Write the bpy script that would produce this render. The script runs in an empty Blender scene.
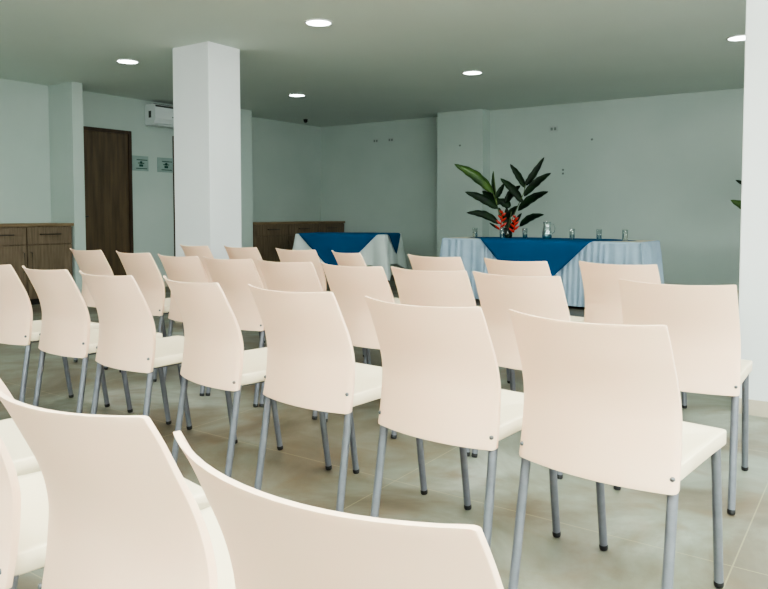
import bpy, bmesh, math, random
from mathutils import Vector, Matrix
random.seed(7)
C = bpy.context.scene.collection
PI = math.pi

# ------------------------------------------------------------------ materials
def srgb(r, g, b):
    f = lambda c: (c/255/12.92) if c/255 <= .04045 else ((c/255+.055)/1.055)**2.4
    return (f(r), f(g), f(b), 1)

def mat(name, col, rough=.5, metal=0, col2=None, scale=4, detail=4, stretch=(1, 1, 1), bump=0, bscale=60,
        spec=.5, coord='Object', lo=.35, hi=.65, sss=0, sheen=0):
    m = bpy.data.materials.new(name); m.use_nodes = True
    nt = m.node_tree; N = nt.nodes; L = nt.links
    b = N['Principled BSDF']
    b.inputs['Roughness'].default_value = rough
    b.inputs['Metallic'].default_value = metal
    b.inputs['Specular IOR Level'].default_value = spec
    b.inputs['Base Color'].default_value = col
    if sss:
        b.inputs['Subsurface Weight'].default_value = sss
        b.inputs['Subsurface Radius'].default_value = (.02, .012, .008)
        b.inputs['Subsurface Scale'].default_value = .5
    if sheen: b.inputs['Sheen Weight'].default_value = sheen
    tc = N.new('ShaderNodeTexCoord'); mp = N.new('ShaderNodeMapping'); mp.inputs['Scale'].default_value = stretch
    L.new(tc.outputs[coord], mp.inputs[0])
    if col2:
        n = N.new('ShaderNodeTexNoise'); n.inputs['Scale'].default_value = scale; n.inputs['Detail'].default_value = detail
        L.new(mp.outputs[0], n.inputs['Vector'])
        r = N.new('ShaderNodeValToRGB'); r.color_ramp.elements[0].position = lo; r.color_ramp.elements[1].position = hi
        r.color_ramp.elements[0].color = col; r.color_ramp.elements[1].color = col2
        L.new(n.outputs['Fac'], r.inputs[0]); L.new(r.outputs[0], b.inputs['Base Color'])
    if bump:
        n2 = N.new('ShaderNodeTexNoise'); n2.inputs['Scale'].default_value = bscale; n2.inputs['Detail'].default_value = 3
        L.new(mp.outputs[0], n2.inputs['Vector'])
        bp = N.new('ShaderNodeBump'); bp.inputs['Strength'].default_value = bump; bp.inputs['Distance'].default_value = .01
        L.new(n2.outputs['Fac'], bp.inputs['Height']); L.new(bp.outputs[0], b.inputs['Normal'])
    return m

M = {}
M['wall'] = mat('wall_paint', srgb(172, 187, 179), .75, col2=srgb(178, 192, 184), scale=1.2, bump=.03, bscale=90)
M['pillar'] = mat('pillar_paint', srgb(222, 226, 226), .7, col2=srgb(227, 231, 231), scale=1.2, bump=.03, bscale=90)
M['ceiling'] = mat('ceiling_paint', srgb(210, 222, 214), .85, col2=srgb(214, 226, 218), scale=.7, bump=.02)
M['shell'] = mat('cream_plastic_back', srgb(249, 211, 181), .42, col2=srgb(250, 215, 187), scale=3, spec=.35, sss=.12, bump=.015, bscale=350)
M['seat'] = mat('cream_plastic_bounce_tinted', srgb(244, 228, 196), .45, col2=srgb(246, 231, 202), scale=3, spec=.3, bump=.015, bscale=350)  # same plastic as the back; yellower tone carries light bounced off the ceiling
M['tube'] = mat('grey_powder_coated_steel', srgb(112, 114, 122), .4, .5, col2=srgb(120, 122, 130), scale=30)
M['rubber'] = mat('black_rubber', srgb(18, 18, 20), .5, col2=srgb(24, 24, 26), scale=20)
M['screw'] = mat('screw_steel', srgb(110, 112, 115), .3, .9, col2=srgb(90, 92, 95), scale=80)
M['skirt'] = mat('pale_blue_white_satin', srgb(150, 174, 194), .6, col2=srgb(166, 188, 204), scale=5, sheen=.1, bump=.02, bscale=200)
M['white_cloth'] = mat('white_cloth', srgb(196, 208, 204), .7, col2=srgb(204, 215, 211), scale=5, bump=.03, bscale=200)
M['cream_cloth'] = mat('cream_cloth', srgb(205, 200, 178), .75, col2=srgb(212, 206, 185), scale=5)
M['blue'] = mat('blue_satin', srgb(0, 70, 112), .75, col2=srgb(0, 76, 120), scale=3, spec=.15, bump=.02, bscale=200)
M['wood'] = mat('grey_brown_oak_laminate', srgb(82, 70, 54), .55, col2=srgb(118, 102, 82), scale=6, stretch=(7, 7, .6), detail=6, lo=.3, hi=.7)
M['worktop'] = mat('light_brown_worktop', srgb(112, 94, 68), .5, col2=srgb(128, 110, 82), scale=6, stretch=(5, .6, 5))
M['dark'] = mat('dark_toe_kick_board', srgb(28, 25, 22), .7, col2=srgb(34, 30, 26), scale=8)  # dark board of the cabinet toe kick
M['door'] = mat('dark_walnut_door', srgb(70, 56, 38), .5, col2=srgb(92, 76, 54), scale=3, stretch=(5, 5, .5), detail=5)
M['door_frame'] = mat('dark_walnut_frame', srgb(52, 36, 22), .5, col2=srgb(66, 48, 30), scale=3, stretch=(5, 5, .5))
M['handle'] = mat('dark_metal_handle', srgb(60, 56, 50), .4, .6, col2=srgb(70, 66, 58), scale=20)
M['skirting'] = mat('grey_beige_tile_skirting', srgb(168, 158, 140), .5, col2=srgb(184, 174, 156), scale=6)
M['ac'] = mat('air_conditioner_plastic', srgb(205, 214, 212), .35, col2=srgb(210, 218, 216), scale=3)
M['ac_dark'] = mat('air_conditioner_dark_tone', srgb(50, 55, 52), .6, col2=srgb(62, 68, 64), scale=40)
M['sign'] = mat('frosted_sign_plate', srgb(132, 152, 145), .4, col2=srgb(140, 160, 153), scale=8)
M['sign_ink'] = mat('dark_green_ink', srgb(10, 62, 52), .5, col2=srgb(14, 70, 58), scale=8)
M['leaf'] = mat('heliconia_leaf', srgb(5, 22, 10), .5, col2=srgb(16, 42, 14), scale=9, spec=.25)
M['leaf_bright'] = mat('bright_heliconia_leaf', srgb(24, 54, 12), .45, col2=srgb(58, 88, 24), scale=8, spec=.4)
M['stem'] = mat('green_stem', srgb(54, 78, 34), .5, col2=srgb(80, 100, 46), scale=10)
M['red'] = mat('red_bract', srgb(160, 20, 12), .45, col2=srgb(196, 44, 20), scale=20)
M['orange'] = mat('orange_bract', srgb(224, 120, 30), .45, col2=srgb(236, 150, 50), scale=20)
M['vase'] = mat('dark_green_vase', srgb(20, 30, 24), .15, col2=srgb(28, 40, 32), scale=6)
M['grey_vase'] = mat('grey_ceramic_vase', srgb(120, 122, 118), .4, col2=srgb(132, 134, 130), scale=6)
M['plate'] = mat('pale_plastic_plate', srgb(168, 178, 172), .5, col2=srgb(174, 184, 178), scale=8)
M['plate_dark'] = mat('dark_plastic_insert', srgb(112, 124, 118), .5, col2=srgb(120, 132, 126), scale=8)
M['black'] = mat('black_gloss_plastic', srgb(10, 10, 11), .2, col2=srgb(16, 16, 17), scale=10)
M['bezel'] = mat('white_bezel', srgb(225, 230, 225), .5, col2=srgb(230, 235, 230), scale=10)
M['window_frame'] = mat('white_window_frame', srgb(225, 228, 228), .5, col2=srgb(230, 233, 233), scale=4)

def glassmat(name, col, tint, gloss=.12):
    """thin clear glass: see-through tint with a fresnel sheen"""
    m = bpy.data.materials.new(name); m.use_nodes = True
    nt = m.node_tree; N = nt.nodes; L = nt.links; N.clear()
    out = N.new('ShaderNodeOutputMaterial'); tr = N.new('ShaderNodeBsdfTransparent'); tr.inputs[0].default_value = tint
    gl = N.new('ShaderNodeBsdfGlossy'); gl.inputs['Roughness'].default_value = .05; gl.inputs['Color'].default_value = col
    lw = N.new('ShaderNodeLayerWeight'); lw.inputs['Blend'].default_value = .35
    mr = N.new('ShaderNodeMapRange'); mr.inputs['To Min'].default_value = gloss; mr.inputs['To Max'].default_value = .85
    n = N.new('ShaderNodeTexNoise'); n.inputs['Scale'].default_value = 9
    ad = N.new('ShaderNodeMath'); ad.operation = 'MULTIPLY_ADD'; ad.inputs[1].default_value = .03
    L.new(n.outputs['Fac'], ad.inputs[0]); L.new(lw.outputs['Facing'], ad.inputs[2])
    L.new(ad.outputs[0], mr.inputs['Value'])
    mx = N.new('ShaderNodeMixShader'); L.new(mr.outputs[0], mx.inputs[0]); L.new(tr.outputs[0], mx.inputs[1]); L.new(gl.outputs[0], mx.inputs[2])
    L.new(mx.outputs[0], out.inputs[0]); return m
M['glass'] = glassmat('clear_glass', (.9, .95, .95, 1), (.93, .96, .95, 1))
M['water'] = glassmat('water_reflection_tint', (.8, .9, .95, 1), (.62, .8, .86, 1), .05)  # the blue is a reflection put into the water's tint

def emis(name, col, s):
    m = bpy.data.materials.new(name); m.use_nodes = True
    b = m.node_tree.nodes['Principled BSDF']
    b.inputs['Base Color'].default_value = col
    b.inputs['Emission Color'].default_value = col; b.inputs['Emission Strength'].default_value = s
    return m
M['lamp'] = emis('led_diffuser', (.9, 1, .97, 1), 9)
M['daylight'] = emis('daylight_glow_pane', (.93, .97, 1, 1), 3)  # glowing panes standing in for daylight at the unseen windows

def floor_mat():
    m = bpy.data.materials.new('polished_concrete_look_tile'); m.use_nodes = True
    nt = m.node_tree; N = nt.nodes; L = nt.links; b = N['Principled BSDF']
    tc = N.new('ShaderNodeTexCoord')
    n1 = N.new('ShaderNodeTexNoise'); n1.inputs['Scale'].default_value = 1.3; n1.inputs['Detail'].default_value = 7; n1.inputs['Roughness'].default_value = .62; n1.inputs['Distortion'].default_value = .6
    L.new(tc.outputs['Object'], n1.inputs['Vector'])
    r1 = N.new('ShaderNodeValToRGB'); e = r1.color_ramp.elements
    e[0].position = .3; e[0].color = srgb(72, 64, 52); e[1].position = .72; e[1].color = srgb(158, 162, 154)
    k = e.new(.45); k.color = srgb(104, 98, 84); k = e.new(.56); k.color = srgb(122, 126, 114)
    L.new(n1.outputs['Fac'], r1.inputs[0])
    n2 = N.new('ShaderNodeTexNoise'); n2.inputs['Scale'].default_value = 3.4; n2.inputs['Detail'].default_value = 6; n2.inputs['Distortion'].default_value = 1.2
    L.new(tc.outputs['Object'], n2.inputs['Vector'])
    r2 = N.new('ShaderNodeValToRGB'); r2.color_ramp.elements[0].position = .52; r2.color_ramp.elements[0].color = (0, 0, 0, 1)
    r2.color_ramp.elements[1].position = .72; r2.color_ramp.elements[1].color = (.55, .55, .55, 1)
    L.new(n2.outputs['Fac'], r2.inputs[0])
    mx = N.new('ShaderNodeMixRGB'); mx.inputs['Color2'].default_value = srgb(112, 92, 66)
    L.new(r2.outputs[0], mx.inputs['Fac']); L.new(r1.outputs[0], mx.inputs['Color1'])
    # grout grid : 1.2 x 0.6 m
    sp = N.new('ShaderNodeSeparateXYZ'); L.new(tc.outputs['Object'], sp.inputs[0])
    def line(out, off, size):
        a = N.new('ShaderNodeMath'); a.operation = 'ADD'; a.inputs[1].default_value = off; L.new(out, a.inputs[0])
        p = N.new('ShaderNodeMath'); p.operation = 'PINGPONG'; p.inputs[1].default_value = size/2; L.new(a.outputs[0], p.inputs[0])
        c = N.new('ShaderNodeMath'); c.operation = 'LESS_THAN'; c.inputs[1].default_value = .0022; L.new(p.outputs[0], c.inputs[0]); return c
    a = line(sp.outputs['X'], .335+12, 1.2); c = line(sp.outputs['Y'], .1+12, 1.2)
    mxx = N.new('ShaderNodeMath'); mxx.operation = 'MAXIMUM'; L.new(a.outputs[0], mxx.inputs[0]); L.new(c.outputs[0], mxx.inputs[1])
    sc = N.new('ShaderNodeMath'); sc.operation = 'MULTIPLY'; sc.inputs[1].default_value = .28; L.new(mxx.outputs[0], sc.inputs[0])
    m2 = N.new('ShaderNodeMixRGB'); m2.inputs['Color2'].default_value = srgb(196, 190, 150)
    L.new(sc.outputs[0], m2.inputs['Fac']); L.new(mx.outputs[0], m2.inputs['Color1']); L.new(m2.outputs[0], b.inputs['Base Color'])
    mr = N.new('ShaderNodeMapRange'); mr.inputs['To Min'].default_value = .3; mr.inputs['To Max'].default_value = .5
    L.new(n2.outputs['Fac'], mr.inputs['Value']); L.new(mr.outputs[0], b.inputs['Roughness'])
    return m
M['floor'] = floor_mat()

# ------------------------------------------------------------------ helpers
def obj(name, bm, m, parent=None, smooth=False, bevel=0, seg=2, ang=40):
    me = bpy.data.meshes.new(name)
    bmesh.ops.recalc_face_normals(bm, faces=bm.faces)
    bm.to_mesh(me); bm.free()
    for mm in (m if isinstance(m, (list, tuple)) else [m]): me.materials.append(mm)
    if smooth:
        for p in me.polygons: p.use_smooth = True
    o = bpy.data.objects.new(name, me); C.objects.link(o)
    if parent: o.parent = parent
    if bevel:
        b = o.modifiers.new('bevel', 'BEVEL'); b.width = bevel; b.segments = seg; b.limit_method = 'ANGLE'; b.angle_limit = math.radians(ang)
        b.harden_normals = False
    return o

def tag(o, label, cat, group=None, kind=None):
    o['label'] = label; o['category'] = cat
    if group: o['group'] = group
    if kind: o['kind'] = kind
    return o

def thing(name, label, cat, loc=(0, 0, 0), rz=0, group=None):
    o = bpy.data.objects.new(name, None); C.objects.link(o); o.empty_display_size = .1
    o.location = loc; o.rotation_euler = (0, 0, rz)
    return tag(o, label, cat, group)

def struct(name, bm, m, label=None, parent=None, **k):
    o = obj(name, bm, m, parent, **k)
    if not parent: o['kind'] = 'structure'
    if label: o['label'] = label
    return o

def box(bm, x0, x1, y0, y1, z0, z1, mi=0):
    v = [bm.verts.new(p) for p in ((x0, y0, z0), (x1, y0, z0), (x1, y1, z0), (x0, y1, z0), (x0, y0, z1), (x1, y0, z1), (x1, y1, z1), (x0, y1, z1))]
    for f in ((0, 3, 2, 1), (4, 5, 6, 7), (0, 1, 5, 4), (1, 2, 6, 5), (2, 3, 7, 6), (3, 0, 4, 7)):
        bm.faces.new([v[i] for i in f]).material_index = mi
    return bm
def B(*a): return box(bmesh.new(), *a)

def tube(bm, pts, r, n=12, cap=True):
    pts = [Vector(p) for p in pts]; rs = r if isinstance(r, (list, tuple)) else [r]*len(pts)
    rings = []
    for i, p in enumerate(pts):
        d = (pts[min(i+1, len(pts)-1)]-pts[max(i-1, 0)]).normalized()
        u = d.cross(Vector((0, 0, 1)))
        if u.length < .05: u = d.cross(Vector((0, 1, 0)))
        u.normalize(); w = d.cross(u)
        rings.append([bm.verts.new(p+(u*math.cos(2*PI*k/n)+w*math.sin(2*PI*k/n))*rs[i]) for k in range(n)])
    for a, b in zip(rings, rings[1:]):
        for k in range(n): bm.faces.new((a[k], a[(k+1) % n], b[(k+1) % n], b[k]))
    if cap:
        for rg in (rings[0], rings[-1]): bm.faces.new([bm.verts.new(v.co) for v in rg])
    return bm

def lathe(bm, prof, n=24, c=(0, 0, 0)):
    rings = []
    for r, z in prof:
        if r < 1e-5: rings.append([bm.verts.new((c[0], c[1], c[2]+z))])
        else: rings.append([bm.verts.new((c[0]+r*math.cos(2*PI*k/n), c[1]+r*math.sin(2*PI*k/n), c[2]+z)) for k in range(n)])
    for a, b in zip(rings, rings[1:]):
        for k in range(n):
            k2 = (k+1) % n
            if len(a) == 1 and len(b) == 1: continue
            if len(a) == 1: bm.faces.new((a[0], b[k], b[k2]))
            elif len(b) == 1: bm.faces.new((a[k], b[0], a[k2]))
            else: bm.faces.new((a[k], b[k], b[k2], a[k2]))
    return bm

def smooth01(x): x = max(0, min(1, x)); return x*x*(3-2*x)
def lerp(a, b, t): return a+(b-a)*t

# ------------------------------------------------------------------ room
HC = 2.58; XL, XR, YF, YB, YB2 = -8.34, 3.4, -3.6, 10.07, 9.90
struct('floor', B(XL-.2, XR+.2, YF-.2, YB+.2, -.12, 0), M['floor'], 'grey beige concrete look floor tiles')
struct('ceiling', B(XL-.2, XR+.2, YF-.2, YB+.2, HC, HC+.12), M['ceiling'], 'flat grey green painted ceiling')
struct('wall_left', B(XL-.15, XL, YF, YB+.15, 0, HC), M['wall'], 'pale left wall with dark door')
struct('wall_back', B(XL, -5.3, YB, YB+.15, 0, HC), M['wall'], 'pale back wall behind small blue covered table')
o = struct('wall_back', B(-5.3, XR, YB2, YB2+.15, 0, HC), M['wall'], 'pale back wall behind head table')
struct('trim_1', B(-5.675, -4.895, 9.66, YB2+.1, 0, HC), M['wall'], 'shallow wall pier left of the plant', bevel=.004)
# rear and right walls (behind the camera) with window openings added for the daylight
bm = bmesh.new()
box(bm, XR, XR+.15, YF, YB, 0, .9); box(bm, XR, XR+.15, YF, YB, 2.3, HC)
for a, b in ((YF, -2.8), (-.2, .4), (3.0, 3.6), (6.2, YB)): box(bm, XR, XR+.15, a, b, .9, 2.3)
struct('wall_right', bm, M['wall'], 'unseen right wall with windows added for daylight')
bm = bmesh.new()
box(bm, XL, XR, YF-.15, YF, 0, .9); box(bm, XL, XR, YF-.15, YF, 2.3, HC)
for a, b in ((XL, -5.5), (-2.5, -1.6), (1.4, XR)): box(bm, a, b, YF-.15, YF, .9, 2.3)
struct('wall_front', bm, M['wall'], 'unseen wall behind the chairs with windows added for daylight')
wi = 1
def window(axis, a, b, c):
    global wi
    bm = bmesh.new(); t = .05
    def bb(u0, u1, z0, z1, d0, d1, bm):
        if axis == 'x': box(bm, c+d0, c+d1, u0, u1, z0, z1)
        else: box(bm, u0, u1, c-d1, c-d0, z0, z1)
    for u0, u1, z0, z1 in ((a, b, .9, .95), (a, b, 2.25, 2.3), (a, a+t, .95, 2.25), (b-t, b, .95, 2.25), ((a+b)/2-t/2, (a+b)/2+t/2, .95, 2.25)): bb(u0, u1, z0, z1, .04, .10, bm)
    o = struct('window_%d' % wi, bm, M['window_frame'], 'unseen white framed window added for daylight')
    g = bmesh.new(); bb(a+t, b-t, .95, 2.25, .06, .075, g); gl = obj('pane', g, M['daylight'], o)
    wi += 1
for a, b in ((-2.8, -.2), (.4, 3.0), (3.6, 6.2)): window('x', a, b, XR)
for a, b in ((-5.5, -2.5), (-1.6, 1.4)): window('y', a, b, YF)

# columns standing out from the left wall
struct('trim_2', B(XL, -7.85, 4.937, 5.08, 0, HC), M['wall'], 'shallow pier beside the dark door', bevel=.004)
struct('trim_3', B(XL, -7.85, 7.62, 7.873, 0, HC), M['wall'], 'shallow pier half hidden behind free standing pillar', bevel=.004)
# free standing pillars
struct('trim_4', B(-5.50, -5.01, 4.488, 4.875, 0, HC), M['pillar'], 'white square pillar on the left', bevel=.006)
struct('trim_5', B(-.603, -.12, 4.115, 4.53, 0, HC), M['pillar'], 'white square pillar at the right edge', bevel=.006)
def skirting(name, x0, x1, y0, y1): struct(name, B(x0, x1, y0, y1, 0, .08), M['skirting'], 'grey beige tile skirting', bevel=.003)
def pillar_skirt(name, x0, x1, y0, y1, label):
    bm = bmesh.new(); e = .008
    box(bm, x0-e, x1+e, y0-e, y0, 0, .08); box(bm, x0-e, x0, y0, y1, 0, .08); box(bm, x1, x1+e, y0, y1, 0, .08); box(bm, x0-e, x1+e, y1, y1+e, 0, .08)
    struct(name, bm, M['skirting'], label)
pillar_skirt('baseboard_right', -.603, -.12, 4.115, 4.53, 'beige skirting around the right pillar')
pillar_skirt('baseboard_center', -5.50, -5.01, 4.488, 4.875, 'beige skirting around the left pillar')
skirting('baseboard_back', -4.88, XR, YB2-.012, YB2)
skirting('baseboard_left', XL, XL+.012, 6.10, 6.78)

# doors on the left wall
def door(n, y0, y1, label, hy):
    fr = bmesh.new(); t = .045; x0, x1 = XL-.02, XL+.03; z1 = 2.137
    box(fr, x0, x1, y0, y0+t, 0, z1); box(fr, x0, x1, y1-t, y1, 0, z1); box(fr, x0, x1, y0+t, y1-t, z1-t, z1)
    o = struct('door_%d' % n, fr, M['door_frame'], label, bevel=.003)
    obj('door_leaf', B(XL-.01, XL+.008, y0+t, y1-t, .01, z1-t), M['door'], o)
    h = bmesh.new(); tube(h, [(XL+.008, hy, 1.0), (XL+.05, hy, 1.0), (XL+.055, hy+(.1 if hy < (y0+y1)/2 else -.1), 1.0)], .009)
    obj('door_handle', h, M['handle'], o, smooth=True)
door(1, 5.20, 6.085, 'dark walnut door beside the pier', 5.30)
door(2, 6.785, 7.61, 'dark walnut door hidden behind the pillar', 7.50)

# restroom signs
def sign(y0, y1, z0, z1, label):
    t = thing('door_sign', label, 'sign', (XL, (y0+y1)/2, (z0+z1)/2), 0)
    w, h = (y1-y0)/2, (z1-z0)/2
    obj('sign_plate', B(0, .008, -w, w, -h, h), M['sign'], t, bevel=.002)
    p = bmesh.new()
    box(p, .008, .011, -w*.42, w*.85, h*.42, h*.52)          # upper line of lettering
    box(p, .008, .011, -w*.5, w*.8, -h*.72, -h*.62)           # lower line of lettering
    for k in range(12):                                       # round head
        pass
    lathe(p, [(0, .008), (.02, .008), (.02, .011), (0, .011)], 12)
    for v in p.verts[-26:]: pass
    hv = [v for v in p.verts if abs(v.co.z) < .0115 and abs(v.co.z) > .0075 and v.co.x*v.co.x+v.co.y*v.co.y < .0005 and abs(v.co.x) <= .0201]
    for v in hv:
        x, y, z = v.co; v.co = Vector((z, x+w*.1, y+h*.12))
    box(p, .008, .011, w*.1-.03, w*.1+.03, -h*.42, -h*.12)
    box(p, .008, .011, w*.1-.05, w*.1+.05, -h*.02, h*.1)
    obj('pictogram', p, M['sign_ink'], t)
sign(6.095, 6.365, 1.615, 1.82, 'pale green door sign right beside the dark door frame')
sign(6.514, 6.784, 1.615, 1.82, 'pale green door sign half hidden by the white pillar')

# ------------------------------------------------------------------ air conditioner
t = thing('air_conditioner', 'white split air conditioner unit high on left wall', 'air conditioner', (XL, 6.32, 2.238))
prof = [(0, 0), (.12, .0), (.19, .03), (.225, .09), (.225, .19), (.205, .265), (.17, .285), (0, .285)]
bm = bmesh.new(); r0 = [bm.verts.new((x, 0, z)) for x, z in prof]; r1 = [bm.verts.new((x, .86, z)) for x, z in prof]
for i in range(len(prof)): j = (i+1) % len(prof); bm.faces.new((r0[i], r0[j], r1[j], r1[i]))
bm.faces.new(r0); bm.faces.new(r1)
obj('housing', bm, M['ac'], t, bevel=.008)
bm = bmesh.new()
for k in range(6): box(bm, .03+.024*k, .045+.024*k, .03, .83, .286, .292)
box(bm, .206, .214, .02, .84, .245, .268)
obj('intake_shade_strips', bm, M['ac_dark'], t)  # intake strips coloured dark for the shade under the ceiling
obj('air_flap', B(.13, .205, .06, .80, -.004, .012), M['ac'], t, bevel=.003)
obj('end_vent', B(.09, .14, -.003, .001, .10, .19), M['ac_dark'], t)
obj('display', B(.2255, .2275, .28, .42, .115, .13), M['plate_dark'], t)

# ------------------------------------------------------------------ cabinets along the left wall
XC = -7.87
def cabinet(y0, y1, ztop, left_handle, label, group, XC=XC):
    t = thing('cabinet', label, 'cabinet', (XC, y0, 0), 0, group); w = y1-y0; zt = ztop-.032; d = -(XC-XL)+.002
    b = bmesh.new(); box(b, d, -.02, 0.001, w-.001, .07, zt); box(b, d, -.06, .001, w-.001, 0, .07, 1)
    obj('carcass', b, [M['wood'], M['dark']], t)
    g = .006
    dr = obj('drawer', B(-.02, -.001, g, w-g, .690, zt-.012), M['wood'], t, bevel=.0015)
    h = bmesh.new(); zc = (.69+zt)/2+.01; c = w/2
    tube(h, [(-.001, c-.12, zc), (.026, c-.12, zc), (.026, c+.12, zc), (-.001, c+.12, zc)], .006, 8)
    obj('handle', h, M['handle'], dr)
    dd = obj('door', B(-.02, -.001, g, w-g, .075, .680), M['wood'], t, bevel=.0015)
    h = bmesh.new(); yh = .045 if left_handle else w-.045
    tube(h, [(-.001, yh, .60), (.026, yh, .60), (.026, yh, .38), (-.001, yh, .38)], .005, 8)
    obj('handle', h, M['handle'], dd)
ys = [3.262, 3.813, 4.366, 4.917]
for i, (lh, lb) in enumerate(((0, 'grey brown oak base cabinet at the camera end of the left wall'), (0, 'grey brown oak base cabinet cut by left edge of photo'), (1, 'grey brown oak base cabinet against the pier by the dark door'))):
    cabinet(ys[i], ys[i+1], .925, lh, lb, 'oak base cabinets left of the dark door')
o = obj('worktop', B(XL, XC+.012, 3.25, 4.935, .893, .925), M['worktop'], bevel=.002); tag(o, 'light brown worktop on the cabinets left of the dark door', 'worktop')
ys = [7.885, 8.61, 9.335, 10.058]
for i, (lh, lb) in enumerate(((0, 'oak base cabinet in the far corner, next to the pillar'), (1, 'oak base cabinet behind the small blue table, middle of three'), (0, 'oak base cabinet touching the back wall in the far corner'))):
    cabinet(ys[i], ys[i+1], .9, lh, lb, 'oak base cabinets in the far corner', -7.79)
o = obj('worktop', B(XL, -7.79+.012, 7.875, 10.068, .868, .9), M['worktop'], bevel=.002); tag(o, 'brown worktop on the far corner cabinets behind small table', 'worktop')

# ------------------------------------------------------------------ downlights
def downlight(x, y, label):
    t = thing('downlight', label, 'ceiling light', (x, y, HC), 0, 'round recessed ceiling lights')
    b = bmesh.new(); lathe(b, [(.098, 0), (.115, 0), (.113, -.006), (.100, -.009), (.098, 0)], 32); obj('bezel', b, M['bezel'], t, smooth=True)
    b = bmesh.new(); lathe(b, [(0, -.001), (.098, -.001), (.098, -.005), (0, -.006)], 32); obj('diffuser', b, M['lamp'], t)
    l = bpy.data.lights.new('downlight_lamp', 'AREA'); l.shape = 'DISK'; l.size = .18; l.energy = P_DOWN; l.color = (.9, 1, .95)
    lo = bpy.data.objects.new('downlight_lamp', l); C.objects.link(lo); lo.location = (0, 0, -.02); lo.parent = t
P_DOWN = 6
for x, y, lb in ((-6.34, 4.61, 'round ceiling downlight left of the white pillar, above the dark door'), (-3.79, 4.56, 'round ceiling downlight nearest the camera, right of pillar top'),
                 (-6.33, 7.17, 'round ceiling downlight farthest back, just right of the pillar'), (-3.74, 7.12, 'round ceiling downlight above the plant and head table'),
                 (-1.07, 7.05, 'round ceiling downlight partly cut by the right pillar')):
    downlight(x, y, lb)

# dome camera
t = thing('security_camera', 'small black dome security camera on ceiling near far corner', 'security camera', (-7.85, 9.10, HC))
b = bmesh.new(); lathe(b, [(0, 0), (.035, 0), (.037, -.008), (.03, -.012), (0, -.012)], 20); obj('mount', b, M['black'], t)
b = bmesh.new(); lathe(b, [(.030, -.01), (.034, -.02), (.03, -.04), (.018, -.053), (0, -.058)], 20); obj('dome', b, M['black'], t, smooth=True)

# wall plates and hooks on the back wall
def plate(x, y, z, w, h, label, group=None, holes=2):
    t = thing('wall_plate', label, 'socket', (x, y, z), 0, group)
    obj('cover', B(-w/2, w/2, -.009, 0, -h/2, h/2), M['plate'], t, bevel=.003)
    b = bmesh.new()
    for k in range(holes): c = (k-(holes-1)/2)*w*.42; box(b, c-w*.14, c+w*.14, -.011, -.008, -h*.24, h*.24)
    obj('insert', b, M['plate_dark'], t)
plate(-7.12, YB, 2.265, .115, .075, 'left of the two pale wall plates high on the back wall', 'pair of wall plates')
plate(-6.81, YB, 2.265, .115, .075, 'right of the two pale wall plates high on the back wall', 'pair of wall plates')
plate(-3.896, YB2, 2.24, .12, .085, 'pale double wall plate high on wall above the head table')
def hook(x, y, z, label):
    t = thing('wall_hook', label, 'hook', (x, y, z))
    b = bmesh.new(); tube(b, [(0, 0, 0), (0, -.004, 0)], .016, 12); obj('base', b, M['plate_dark'], t)
    b = bmesh.new(); tube(b, [(0, -.003, 0), (0, -.018, -.004), (0, -.022, .006)], .005, 8); obj('peg', b, M['screw'], t)
hook(-5.276, 9.66, 2.061, 'tiny hook on the pier above the plant')
hook(-3.338, YB2, 2.06, 'tiny hook on the back wall, right of the plate')
hook(-3.748, YB2, 1.655, 'upper of two tiny hooks just right of the plant')
hook(-3.748, YB2, 1.603, 'lower of two tiny hooks just right of the plant')

# ------------------------------------------------------------------ chairs
PROF = [(.40, -.003), (.44, .005), (.48, .012), (.54, .018), (.575, .019), (.62, .012), (.665, -.002), (.725, -.029), (.765, -.048), (.80, -.068)]
def yprof(z):
    P = PROF
    for i in range(len(P)-1):
        if z <= P[i+1][0] or i == len(P)-2:
            z0, y0 = P[i]; z1, y1 = P[i+1]; t = (z-z0)/(z1-z0)
            m0 = (P[i+1][1]-P[max(i-1, 0)][1])/(P[i+1][0]-P[max(i-1, 0)][0])*(z1-z0)
            k = min(i+2, len(P)-1); m1 = (P[k][1]-y0)/(P[k][0]-z0)*(z1-z0)
            return (2*t**3-3*t**2+1)*y0+(t**3-2*t*t+t)*m0+(-2*t**3+3*t*t)*y1+(t**3-t*t)*m1
def panel_bm():
    bm = bmesh.new()
    S = [-1, -.995, -.98, -.955, -.92, -.88, -.83]+[-.75+.125*i for i in range(13)]+[.83, .88, .92, .955, .98, .995, 1]
    NT = 30; front = []; rear = []; r = .007
    for j in range(NT+1):
        t = j/NT; ro = []; ri = []
        for s in S:
            a = abs(s); w = lerp(.206, .198, t); x = s*w
            ztop = .802-.007*(1-s*s); zbot = .407
            q = max(0, a*w-(w-r))
            dz = r-math.sqrt(max(0, r*r-q*q))
            z = lerp(zbot+dz, ztop-dz*.6, t)
            bow = lerp(.038, .055, t)
            y = yprof(z)-bow*(1-a**2.1)
            edge = smooth01((a-.93)/.07)**1.5*lerp(.006, .0, smooth01(t*1.25))
            fl = lerp(.010, .0, smooth01((t-.25)/.7))
            th = .009+fl*smooth01((a-.88)/.09)
            ro.append(bm.verts.new((x, y+edge, z))); ri.append(bm.verts.new((x*(1-.006*(1 if a > .9 else 0)), y+max(th, edge+.006), z)))
        rear.append(ro); front.append(ri)
    n = len(S)
    for j in range(NT):
        for i in range(n-1):
            bm.faces.new((rear[j][i], rear[j][i+1], rear[j+1][i+1], rear[j+1][i]))
            bm.faces.new((front[j][i+1], front[j][i], front[j+1][i], front[j+1][i+1]))
        for i in (0, n-1): bm.faces.new((rear[j][i], rear[j+1][i], front[j+1][i], front[j][i]))
    for j in (0, NT):
        for i in range(n-1): bm.faces.new((rear[j][i], rear[j][i+1], front[j][i+1], front[j][i]))
    return bm
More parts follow.
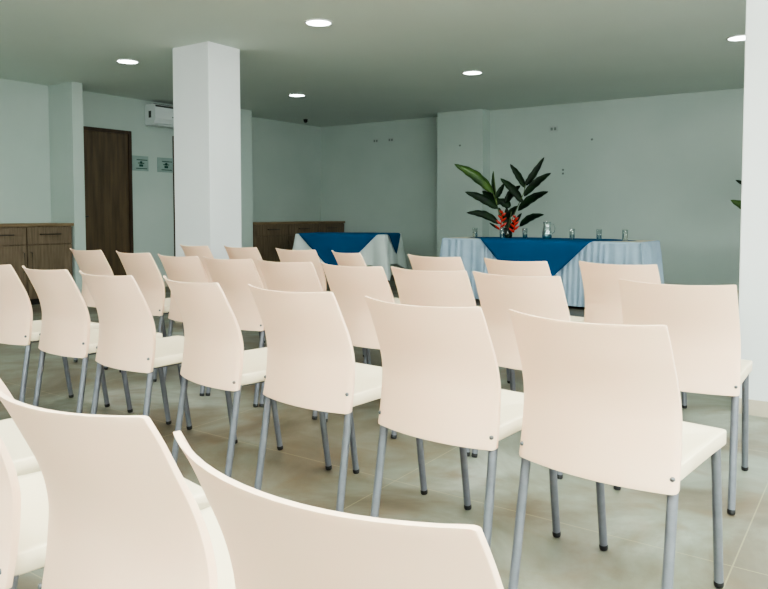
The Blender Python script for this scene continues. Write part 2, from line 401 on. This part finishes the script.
def seat_bm():
    bm = bmesh.new(); out = []
    for i in range(13):                         # rear edge, left to right, following the bow of the back
        s = -1+i/6; out.append((s*.1955, .012-.030*(1-s*s)))
    def arc(cx, cy, r, a0, a1, n=6): return [(cx+r*math.cos(lerp(a0, a1, k/n)), cy+r*math.sin(lerp(a0, a1, k/n))) for k in range(n+1)]
    out += [(.195, .10), (.1935, .20), (.192, .30)]
    out += arc(.193-.012, .415-.012, .012, 0, PI/2)
    out += [(.08, .417), (0, .418), (-.08, .417)]
    out += arc(-.193+.012, .415-.012, .012, PI/2, PI)
    out += [(-.192, .30), (-.1935, .20), (-.195, .10)]
    c = (0, .2)
    def ring(k, z): return [bm.verts.new((c[0]+(x-c[0])*k, c[1]+(y-c[1])*k, z)) for x, y in out]
    def dip(k): return -.012*(1-k*k)
    rs = [ring(.985, .421), ring(1, .425), ring(1, .457), ring(.996, .460), ring(.985, .4615)]
    rs += [ring(k, .4615+dip(k)) for k in (.9, .75, .55, .3, .1)]
    n = len(out)
    for a, b in zip(rs, rs[1:]):
        for i in range(n): bm.faces.new((a[i], a[(i+1) % n], b[(i+1) % n], b[i]))
    bm.faces.new(rs[-1]); bm.faces.new(rs[0][::-1])
    return bm
def frame_bm():
    bm = bmesh.new()
    for s in (-1, 1): tube(bm, [(s*.150, .03, .415), (s*.150, .380, .415)], .009, 10)
    tube(bm, [(-.186, .018, .418), (.186, .018, .418)], .009, 10)
    tube(bm, [(-.168, .384, .415), (.168, .384, .415)], .009, 10)
    return bm
def leg_ends(kind, s):
    if kind == 'r': return Vector((s*.190, .021, .425)), Vector((s*.196, -.046, .004))
    return Vector((s*.170, .392, .424)), Vector((s*.169, .456, .004))
meshes = {}
def build_chair():
    t = bpy.data.objects.new('stacking_chair', None); C.objects.link(t); t.empty_display_size = .1
    obj('backrest', panel_bm(), M['shell'], t, smooth=True, bevel=.0028, seg=3, ang=50)
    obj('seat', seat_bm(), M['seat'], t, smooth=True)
    obj('under_seat_frame', frame_bm(), M['tube'], t, smooth=True)
    for k in 'rf':
        for s in (-1, 1):
            a, b = leg_ends(k, s); d = (b-a).normalized()
            lg = obj('leg', tube(bmesh.new(), [a, b-d*.006], .0125, 16), M['tube'], t, smooth=True)
            e = b-d*.016
            obj('rubber_foot', tube(bmesh.new(), [e, e+d*.004, b-d*.004, b], [.0127, .0136, .0134, .012], 16), M['rubber'], lg, smooth=True)
    for s in (-1, 1):
        x = s*.194; y = yprof(.44)-.038*(1-(abs(x)/.208)**2.2)
        b = bmesh.new(); tube(b, [(x, y+.004, 0), (x, y-.0015, 0), (x, y-.0035, 0)], [.0058, .0055, .003], 12)
        sc = obj('screw', b, M['screw'], t, smooth=True); sc.location = (0, 0, .44)
    return t
def dup(root):
    r = root.copy(); C.objects.link(r)
    for ch in root.children:
        c = ch.copy(); C.objects.link(c); c.parent = r
        for g in ch.children: d = g.copy(); C.objects.link(d); d.parent = c
    return r
R1, R2, R3, R4 = 'chairs in the row nearest the camera', 'chairs in the second row from the camera', 'chairs in the third row from the camera', 'chairs in the row nearest the head table'
CH = [
 # x, y, yaw deg, label, group, screw height
 (-0.442, 0.571, -4.6, 'cream plastic chair nearest the camera, backrest across the bottom centre', R1, .44),
 (-0.911, 0.612, -2.82, 'cream plastic chair at bottom left, whole curved backrest top in view', R1, .44),
 (-1.40, 0.64, -10, 'cream plastic chair at bottom left edge, only a backrest edge and seat in view', R1, .44),
 (-1.885, 0.675, -8, 'cream plastic chair at far left of nearest row, only its seat in view', R1, .44),
 (-0.567, 1.713, -6.74, 'cream plastic chair rightmost of the second row, all four legs seen', R2, .441),
 (-1.041, 1.75, -4.68, 'cream plastic chair second from the right in the second row', R2, .441),
 (-1.578, 1.808, -4.95, 'cream plastic chair third from the right in the second row', R2, .468),
 (-2.083, 1.836, -11.8, 'cream plastic chair turned a little right, fourth from right in second row', R2, .438),
 (-2.589, 1.823, -4.56, 'cream plastic chair third from the left in the second row', R2, .462),
 (-3.072, 1.846, -3.86, 'cream plastic chair second from the left in the second row', R2, .470),
 (-3.574, 1.854, -0.18, 'cream plastic chair cut by the left edge in the second row', R2, .450),
 (-0.597, 2.74, 0.14, 'cream plastic chair rightmost of the third row, beside the right pillar', R3, .438),
 (-1.205, 2.741, -5.11, 'cream plastic chair second from the right in the third row', R3, .441),
 (-1.632, 2.765, -2.87, 'cream plastic chair third from the right in the third row', R3, .441),
 (-2.06, 2.778, -6.33, 'cream plastic chair fourth from the right in the third row', R3, .441),
 (-2.523, 2.814, -3.12, 'cream plastic chair fifth from the right, middle of the third row', R3, .441),
 (-2.937, 2.81, -2.27, 'cream plastic chair fourth from the left in the third row', R3, .438),
 (-3.349, 2.815, -5.83, 'cream plastic chair third from the left in the third row', R3, .441),
 (-3.863, 2.888, -6.25, 'cream plastic chair second from the left in the third row, before dark door', R3, .441),
 (-4.417, 2.918, -4.1, 'cream plastic chair leftmost of the third row, beside the oak cabinets', R3, .441),
 (-1.059, 3.613, -6.25, 'cream plastic chair rightmost of the farthest row, before the pale skirt', R4, .441),
 (-1.57, 3.555, -11.03, 'cream plastic chair of farthest row, below the hanging blue cloth point', R4, .441),
 (-2.102, 3.62, -10.54, 'cream plastic chair of farthest row, before left end of head table', R4, .441),
 (-2.758, 3.665, -26.3, 'cream plastic chair turned most to the right, before small blue table', R4, .441),
 (-3.275, 3.75, -6.07, 'cream plastic chair of farthest row, left of the turned one, before small table', R4, .441),
 (-3.832, 3.781, -8.6, 'cream plastic chair of farthest row, second from left, right of white pillar', R4, .441),
 (-4.305, 3.758, -10.2, 'cream plastic chair leftmost of farthest row, before the white pillar', R4, .441),
]
proto = build_chair()
for i, (x, y, a, lb, g, zs) in enumerate(CH):
    o = proto if i == 0 else dup(proto)
    o.location = (x, y, 0); o.rotation_euler = (0, 0, math.radians(a)); tag(o, lb, 'chair', g)
    for c in o.children:
        if c.name.startswith('screw'): c.location = (0, yprof(zs)-yprof(.44), zs)

# ------------------------------------------------------------------ head table
HX0, HX1, HY0, HY1, TZ = -4.375, -2.05, 7.62, 8.32, .740
def folding_table(label, cx, cy, rz, L, W, z):
    t = thing('folding_table', label, 'table', (cx, cy, 0), rz)
    obj('tabletop', B(-L/2+.01, L/2-.01, -W/2+.01, W/2-.01, z-.035, z-.004), M['plate'], t, bevel=.005)
    for sx in (-1, 1):
        for sy in (-1, 1):
            b = bmesh.new(); x, y = sx*(L/2-.16), sy*(W/2-.10)
            tube(b, [(x, y, z-.035), (x, y, .02), (x, y, 0)], [.014, .014, .017], 10); obj('leg', b, M['black'], t)
    return t
folding_table('long head table under pale pleated skirt and blue cloth', (HX0+HX1)/2, (HY0+HY1)/2, 0, HX1-HX0, HY1-HY0, TZ)
bm = bmesh.new(); per = []
def seg(x0, y0, x1, y1, n):
    for k in range(n): t = k/n; per.append((lerp(x0, x1, t), lerp(y0, y1, t)))
nx, ny = 300, 84
seg(HX0, HY0, HX1, HY0, nx); seg(HX1, HY0, HX1, HY1, ny); seg(HX1, HY1, HX0, HY1, nx); seg(HX0, HY1, HX0, HY0, ny)
N = len(per); Ls = 0; rings = []
ph = [0]*N; acc = 0
rnd = random.Random(3); step = 0
for i in range(N):
    if i % 7 == 0: step = rnd.uniform(.22, 1.0)
    acc += step*.95; ph[i] = acc
k2 = 2*PI*round(acc/(2*PI))/acc
ph = [p*k2 for p in ph]
levels = [TZ, TZ-.004, TZ-.02, TZ-.05, TZ-.12, TZ-.25, TZ-.42, TZ-.58, .035]
for li, z in enumerate(levels):
    d = (TZ-z)/TZ; ring = []
    for i, (x, y) in enumerate(per):
        # outward normal
        if i < nx: nxv, nyv, e = 0, -1, min(x-HX0, HX1-x)
        elif i < nx+ny: nxv, nyv, e = 1, 0, min(y-HY0, HY1-y)
        elif i < 2*nx+ny: nxv, nyv, e = 0, 1, min(x-HX0, HX1-x)
        else: nxv, nyv, e = -1, 0, min(y-HY0, HY1-y)
        amp = (.005+.013*smooth01(d*5)*(.6+.6*d))*(1+.6*math.sin(i*.083)) if li > 1 else .0
        wv = math.sin(ph[i])+.35*math.sin(ph[i]*.37+1.3)
        off = .006*(li > 0)+.045*d+amp*(wv+.6)*.8
        corner = max(0, 1-e/.12)
        cx_, cy_ = (1 if x > (HX0+HX1)/2 else -1), (1 if y > (HY0+HY1)/2 else -1)
        fx = x+nxv*off; fy = y+nyv*off
        if nxv == 0: fx += cx_*corner*(.02*(li > 0)+.07*d)*corner
        else: fy += cy_*corner*(.02*(li > 0)+.07*d)*corner
        ring.append(bm.verts.new((fx, fy, z)))
    rings.append(ring)
for a, b in zip(rings, rings[1:]):
    for i in range(N): bm.faces.new((a[i], a[(i+1) % N], b[(i+1) % N], b[i])).smooth = True
f = bm.faces.new(rings[0]); f.material_index = 1
sk = obj('pleated_table_skirt', bm, [M['skirt'], M['cream_cloth']]); tag(sk, 'pale blue white pleated skirt hanging around the long head table', 'table skirt')
for p in sk.data.polygons: p.use_smooth = len(p.vertices) == 4

def overlay(name, label, cx, cy, rz, D, hw, hl, z, push, mt, flare=.02, ox=0):
    """square cloth laid diamond-wise over a rectangular top (half size hl x hw), hanging over the edges"""
    n = 48; bm = bmesh.new(); g = {}
    for i in range(n+1):
        for j in range(n+1):
            u, v = i/n*2-1, j/n*2-1
            x, y = (u+v)/2*D+ox, (v-u)/2*D
            dx, dy = abs(x)-hl-.008, abs(y)-hw-.008; zz = z
            px, py = x, y
            if dy > 0 and dy >= dx:
                q = min(dy, push*1.57); zz = z-dy+.36*min(dy, push); py = math.copysign(hw+.008+min(dy, push)+flare*max(0, dy-push)+.012*math.sin(x*9)*min(1, dy*3), y)
            elif dx > 0:
                zz = z-dx+.36*min(dx, push); px = math.copysign(hl+.008+min(dx, push)+flare*max(0, dx-push)+.012*math.sin(y*9)*min(1, dx*3), x)
            g[i, j] = bm.verts.new((px, py, zz))
    for i in range(n):
        for j in range(n): bm.faces.new((g[i, j], g[i+1, j], g[i+1, j+1], g[i, j+1]))
    o = obj(name, bm, mt, smooth=True); o.location = (cx, cy, 0); o.rotation_euler = (0, 0, rz)
    s = o.modifiers.new('thickness', 'SOLIDIFY'); s.thickness = .0025; s.offset = 1
    tag(o, label, 'tablecloth'); return o
overlay('blue_overlay_cloth', 'deep blue cloth laid diamond-wise over the long head table', -3.21, (HY0+HY1)/2, 0, 1.025, (HY1-HY0)/2, 3, TZ+.003, .034, M['blue'], .115)

# ------------------------------------------------------------------ small table
SL, SW, SA = 1.29, .76, math.radians(17)
ca, sa = math.cos(SA), math.sin(SA)
nr = Vector((-5.45, 7.91, 0))                       # near right corner
ctr = nr+Vector((-ca*SL/2-sa*SW/2, -sa*SL/2+ca*SW/2, 0))
folding_table('small table under white cloth and blue diamond cloth, by the cabinets', ctr.x, ctr.y, SA, SL, SW, .75)
bm = bmesh.new(); zt = .754; drop = .41
def outline(n):
    pts = []
    cs = [(-SL/2, -SW/2), (SL/2, -SW/2), (SL/2, SW/2), (-SL/2, SW/2)]
    for k in range(4):
        a, b = cs[k], cs[(k+1) % 4]
        nn = (b[1]-a[1], -(b[0]-a[0])); l = math.hypot(*nn); nn = (nn[0]/l, nn[1]/l)
        for i in range(n):
            t = i/n; pts.append((lerp(a[0], b[0], t), lerp(a[1], b[1], t), nn, min(t, 1-t)*l, k, t))
    return pts
P = outline(40); rings = []
for li in range(13):
    d = li/12; ring = []
    for (x, y, nn, e, k, t) in P:
        c = max(0, 1-e/.20)
        sx, sy = (1 if x > 0 else -1)*.7071, (1 if y > 0 else -1)*.7071
        fold = -.05*math.exp(-((e-.17)/.05)**2)         # cloth tucks in beside the corner point
        off = .006+.03*d+fold*d+.010*d*math.sin(e*23)
        z = zt-(d*(drop+.20*c**1.3))
        co = .13*d*c**1.5
        if e == 0: px, py = x+sx*(.008+co), y+sy*(.008+co)
        else: px, py = x+nn[0]*off*(1-c**3)+sx*(co+.008*c), y+nn[1]*off*(1-c**3)+sy*(co+.008*c)
        ring.append(bm.verts.new((px, py, z if li else zt)))
    rings.append(ring)
for a, b in zip(rings, rings[1:]):
    for i in range(len(P)): bm.faces.new((a[i], a[(i+1) % len(P)], b[(i+1) % len(P)], b[i]))
bm.faces.new(rings[0])
o = obj('white_tablecloth', bm, M['white_cloth'], smooth=False); o.location = (ctr.x, ctr.y, 0); o.rotation_euler = (0, 0, SA)
for p in o.data.polygons: p.use_smooth = len(p.vertices) == 4
tag(o, 'white cloth with hanging corner points on the small table', 'tablecloth')
overlay('blue_overlay_cloth', 'deep blue cloth laid diamond-wise over the small table', ctr.x, ctr.y, SA, .965, SW/2, SL/2, .758, .020, M['blue'], .075, -.025)

# ------------------------------------------------------------------ glasses and jug
def glass_thing(x, y, label, h=.118, r=.031, water=.0):
    t = thing('drinking_glass', label, 'glass', (x, y, TZ+.0065), 0, 'drinking glasses on the head table')
    b = bmesh.new(); lathe(b, [(0, 0), (r*.86, 0), (r, h), (r-.002, h), (r*.86-.002, .010), (0, .010)], 24); obj('tumbler', b, M['glass'], t, smooth=True)
    if water:
        b = bmesh.new(); lathe(b, [(0, .0105), (r*.86-.003, .0105), (r*.92-.003, water), (0, water)], 24); obj('water', b, M['water'], t, smooth=True)
for k, (q, y, lb, w) in enumerate(((-.5189, 7.78, 'clear glass at the left end of the head table', 0), (-.4733, 7.76, 'clear glass just in front of the plant vase', 0), (-.436, 7.84, 'clear glass between the plant and the water jug', .04),
      (-.364, 7.86, 'clear glass just right of the water jug', 0), (-.3252, 7.90, 'clear glass second from the right on the head table', 0), (-.2893, 7.86, 'clear glass nearest the right end of the head table', 0))):
    glass_thing(q*y, y, lb, water=w)
t = thing('water_jug', 'clear glass water jug with handle on the head table', 'jug', (-.4017*7.80, 7.80, TZ+.0065), .4)
b = bmesh.new(); lathe(b, [(0, 0), (.047, 0), (.055, .03), (.055, .08), (.042, .135), (.040, .165), (.046, .195), (.0435, .195), (.0375, .165), (.0395, .135), (.0525, .08), (.0525, .032), (.045, .006), (0, .006)], 28)
obj('body', b, M['glass'], t, smooth=True)
b = bmesh.new(); tube(b, [(.044, 0, .175), (.075, 0, .17), (.088, 0, .13), (.08, 0, .085), (.055, 0, .065)], .006, 10); obj('handle', b, M['glass'], t, smooth=True)
b = bmesh.new(); lathe(b, [(0, .0065), (.0445, .0065), (.0518, .033), (.0518, .08), (.049, .092), (0, .092)], 28); obj('water', b, M['water'], t, smooth=True)

# ------------------------------------------------------------------ flower arrangement
TH, PT, FPX, HZ, CY = .6043, .0513, 721.2, 1.044, 250
def ray(px, py, Y):
    dx, u = (px-384)/FPX, -(py-CY)/FPX
    dy = math.cos(PT)+u*math.sin(PT); dz = -math.sin(PT)+u*math.cos(PT)
    X, Yr = dx*math.cos(TH)-dy*math.sin(TH), dx*math.sin(TH)+dy*math.cos(TH)
    Y -= .25; t = Y/Yr; return Vector((X*t, Y, HZ+dz*t))
def leaf_bm(a, b, w, arch, twist=0.0):
    """blade from a to b; arch lifts the middle; width w"""
    bm = bmesh.new(); a, b = Vector(a), Vector(b); d = (b-a); L = d.length; dn = d.normalized()
    side = dn.cross(Vector((math.sin(TH), -math.cos(TH), .0))).normalized()      # across the blade, facing the room
    nrm = dn.cross(side).normalized()
    side = (side*math.cos(twist)+nrm*math.sin(twist)).normalized(); nrm = dn.cross(side).normalized()
    n = 16; rows = []
    for i in range(n+1):
        t = i/n; p = a+d*t+Vector((0, 0, 1))*arch*math.sin(PI*t**.9)
        ww = w*.5*(math.sin(PI*min(1, t**.75))**.7 if 0 < t < 1 else 0)+.002
        row = []
        for s in (-1, -.5, 0, .5, 1):
            wav = 1+.07*math.sin(t*26+s*2)
            row.append(bm.verts.new(p+side*s*ww*wav+nrm*(abs(s)**1.3*ww*.35)))
        rows.append(row)
    for r0, r1 in zip(rows, rows[1:]):
        for k in range(4): bm.faces.new((r0[k], r0[k+1], r1[k+1], r1[k]))
    return bm
def arrangement(label, base, vase_kind, leaves, stems, flowers, name='flower_arrangement'):
    t = thing(name, label, 'plant', base); base = Vector(base)
    loc = lambda p: Vector(p)-base
    if vase_kind == 'low': pr = [(0, 0), (.05, 0), (.058, .03), (.052, .09), (.042, .12), (.037, .12), (.045, .09), (0, .08)]; mv = M['vase']
    else: pr = [(0, 0), (.13, 0), (.16, .2), (.15, .5), (.11, .72), (.12, .76), (.10, .76), (.13, .5), (0, .45)]; mv = M['grey_vase']
    b = bmesh.new(); lathe(b, pr, 28); obj('vase', b, mv, t, smooth=True)
    for pts, r in stems:
        b = bmesh.new(); tube(b, [loc(p) for p in pts], r, 8); obj('stem', b, M['stem'], t, smooth=True)
    for a, b_, w, arch, tw, mm in leaves:
        o = obj('leaf', leaf_bm(loc(a), loc(b_), w, arch, tw), M[mm], t, smooth=True)
        s = o.modifiers.new('thickness', 'SOLIDIFY'); s.thickness = .0015
    for p0, p1, big in flowers:
        a, b_ = loc(p0), loc(p1); bm = bmesh.new(); d = b_-a; L = d.length; dn = d.normalized()
        tube(bm, [a, a+d*.5, b_], [.007, .008, .003], 8)
        k = 7
        for i in range(k):                                  # alternating boat shaped bracts
            q = a+d*(i/k); sd = (1 if i % 2 else -1); rad = L*.42*(1-.55*i/k)*big
            out = (dn*.75+dn.cross(Vector((math.sin(TH), -math.cos(TH), 0))).normalized()*sd*.85+Vector((0, -.25, 0))).normalized()
            tube(bm, [q, q+out*rad*.35, q+out*rad*.75, q+out*rad], [.006, .015, .010, .001], 8)
        obj('flower', bm, M['red'], t, smooth=True)
Z = lambda x, y: (450+x/6.98, 150+y/6.98)
def lf(a, b, w, arch, tw, mm='leaf', Y0=8.24, Y1=8.24): return (ray(*Z(*a), Y0), ray(*Z(*b), Y1), w*1.5, arch, tw, mm)
vb = ray(507.5, 236.5, 8.22); vb = Vector((vb.x, 7.97, TZ+.0065))
leaves = [
 lf((305, 300), (30, 98), .085, .055, .25, 'leaf_bright', 8.2, 8.08), lf((280, 270), (150, 160), .06, .01, .5, 'leaf', 8.24, 8.22),
 lf((335, 410), (105, 292), .07, .035, .3, 'leaf', 8.2, 8.12), lf((345, 380), (225, 285), .07, .015, .1, 'leaf', 8.24, 8.3),
 lf((345, 515), (115, 437), .062, .055, .3, 'leaf', 8.18, 8.05),
 lf((315, 340), (302, 150), .055, .0, .9, 'leaf', 8.24, 8.28), lf((325, 335), (380, 232), .05, -.01, .5, 'leaf', 8.24, 8.3),
 lf((525, 265), (420, 98), .055, .03, .3, 'leaf', 8.24, 8.26), lf((525, 250), (658, 50), .055, -.02, .3, 'leaf', 8.24, 8.34),
 lf((515, 325), (705, 160), .062, .03, .3, 'leaf', 8.24, 8.32), lf((475, 425), (685, 290), .066, .035, .3, 'leaf', 8.22, 8.2),
 lf((485, 535), (655, 450), .055, .035, .3, 'leaf', 8.2, 8.15), lf((510, 370), (352, 198), .066, .04, .3, 'leaf', 8.24, 8.16),
 lf((385, 375), (492, 248), .07, .02, .5, 'leaf', 8.26, 8.38), lf((345, 550), (275, 508), .02, .0, .3, 'leaf', 8.18, 8.12),
 lf((420, 400), (330, 340), .07, .02, .3, 'leaf', 8.26, 8.28), lf((400, 480), (470, 390), .07, .0, .6, 'leaf', 8.28, 8.3),
 lf((400, 520), (340, 400), .06, .0, .5, 'leaf', 8.28, 8.3), lf((420, 570), (500, 440), .05, .0, .5, 'leaf', 8.28, 8.3),
 lf((410, 560), (395, 400), .06, .0, .2, 'leaf', 8.27, 8.29),
]
b0 = vb+Vector((0, 0, .09))
stems = [([b0, ray(*Z(345, 450), 8.24), ray(*Z(300, 290), 8.22), ray(*Z(240, 215), 8.18)], .005), ([b0, ray(*Z(460, 420), 8.24), ray(*Z(515, 300), 8.24), ray(*Z(525, 240), 8.24)], .005),
         ([b0, ray(*Z(330, 400), 8.24), ray(*Z(302, 150), 8.28)], .006), ([b0, ray(*Z(430, 430), 8.26)], .006), ([b0, ray(*Z(365, 540), 8.18)], .006), ([b0, ray(*Z(450, 560), 8.18)], .006)]
flowers = [(ray(*Z(352, 560), 8.14), ray(*Z(368, 420), 8.14), 1), (ray(*Z(445, 575), 8.14), ray(*Z(458, 455), 8.14), 1)]
arrangement('tall heliconia arrangement with red flowers in vase on the head table', vb, 'low', leaves, stems, flowers)
# second arrangement, standing behind the right-hand pillar; only leaf tips reach past it
yb = 9.3; vb2 = ray(766, 240, yb); vb2 = Vector((vb2.x, yb-.25, 0)); top = vb2+Vector((0, 0, .72)); tp = lambda x, y, Y=yb: ray(x, y, Y)
lv = [(tp(762, 212), tp(730.5, 200), .11, .0, .1, 'leaf_bright'), (tp(762, 190), tp(735.5, 180), .07, .0, .1, 'leaf'), (tp(765, 195), tp(752, 150), .08, 0, .1, 'leaf'),
      (tp(766, 190), tp(785, 150), .08, 0, .1, 'leaf'), (tp(766, 210), tp(805, 185), .08, .03, .1, 'leaf'), (tp(766, 222), tp(800, 215), .07, .03, .1, 'leaf'), (tp(766, 190), tp(768, 140), .08, 0, .1, 'leaf')]
st = [([top, tp(765, 215), tp(764, 190)], .006), ([top, tp(762, 212)], .006)]
arrangement('leafy arrangement in floor vase behind the right pillar, leaf tips showing', vb2, 'floor', lv, st, [(tp(768, 225), tp(770, 205), 1)])

# ------------------------------------------------------------------ light
def area(name, loc, rot, sx, sy, e, col=(1, 1, 1)):
    l = bpy.data.lights.new(name, 'AREA'); l.shape = 'RECTANGLE'; l.size = sx; l.size_y = sy; l.energy = e; l.color = col
    o = bpy.data.objects.new(name, l); C.objects.link(o); o.location = loc; o.rotation_euler = rot; return o
WE = 50
for y in (-1.5, 1.7): area('window_daylight', (XR-.02, y, 1.6), (PI/2, 0, PI/2), 2.5, 1.35, WE, (1, .98, .97))  # unseen lamps added at the window openings to act as daylight
area('window_daylight', (XR-.02, 4.9, 1.6), (PI/2, 0, PI/2), 2.5, 1.35, WE*.7, (1, .98, .97))
for x in (-4.0, -.1): area('window_daylight', (x, YF+.02, 1.6), (PI/2, 0, PI), 2.9, 1.35, WE*.2, (1, .98, .97))

for x, y in ((-3.8, 2.1), (-1.2, 2.1), (-1.2, 4.6), (1.3, 2.1), (1.3, 4.6), (-6.3, 2.1), (-3.8, -.4), (-1.2, -.4)):
    o = area('ceiling_lamp', (x, y, HC-.03), (0, 0, 0), .18, .18, 15, (.95, 1, .96)); o.data.shape = 'DISK'
area('added_ceiling_fill', (.6, .2, 1.9), (PI, 0, 0), 1.2, 1.2, 370, (.97, 1, .985))  # unseen uplight added to brighten the ceiling near the camera
w = bpy.data.worlds.new('world'); bpy.context.scene.world = w; w.use_nodes = True
w.node_tree.nodes['Background'].inputs[0].default_value = (.8, .9, 1, 1); w.node_tree.nodes['Background'].inputs[1].default_value = .5

# ------------------------------------------------------------------ camera
cam = bpy.data.cameras.new('camera'); co = bpy.data.objects.new('camera', cam); C.objects.link(co)
co.location = (0, 0, HZ); co.rotation_euler = (PI/2-PT, 0, TH)
cam.shift_y = -(294.5-CY)/768
cam.sensor_width = 36; cam.lens = FPX/768*36; cam.clip_start = .05
sc = bpy.context.scene; sc.camera = co
sc.view_settings.view_transform = 'AgX'; sc.view_settings.look = 'AgX - Medium High Contrast'; sc.view_settings.exposure = .62; sc.view_settings.gamma = 1
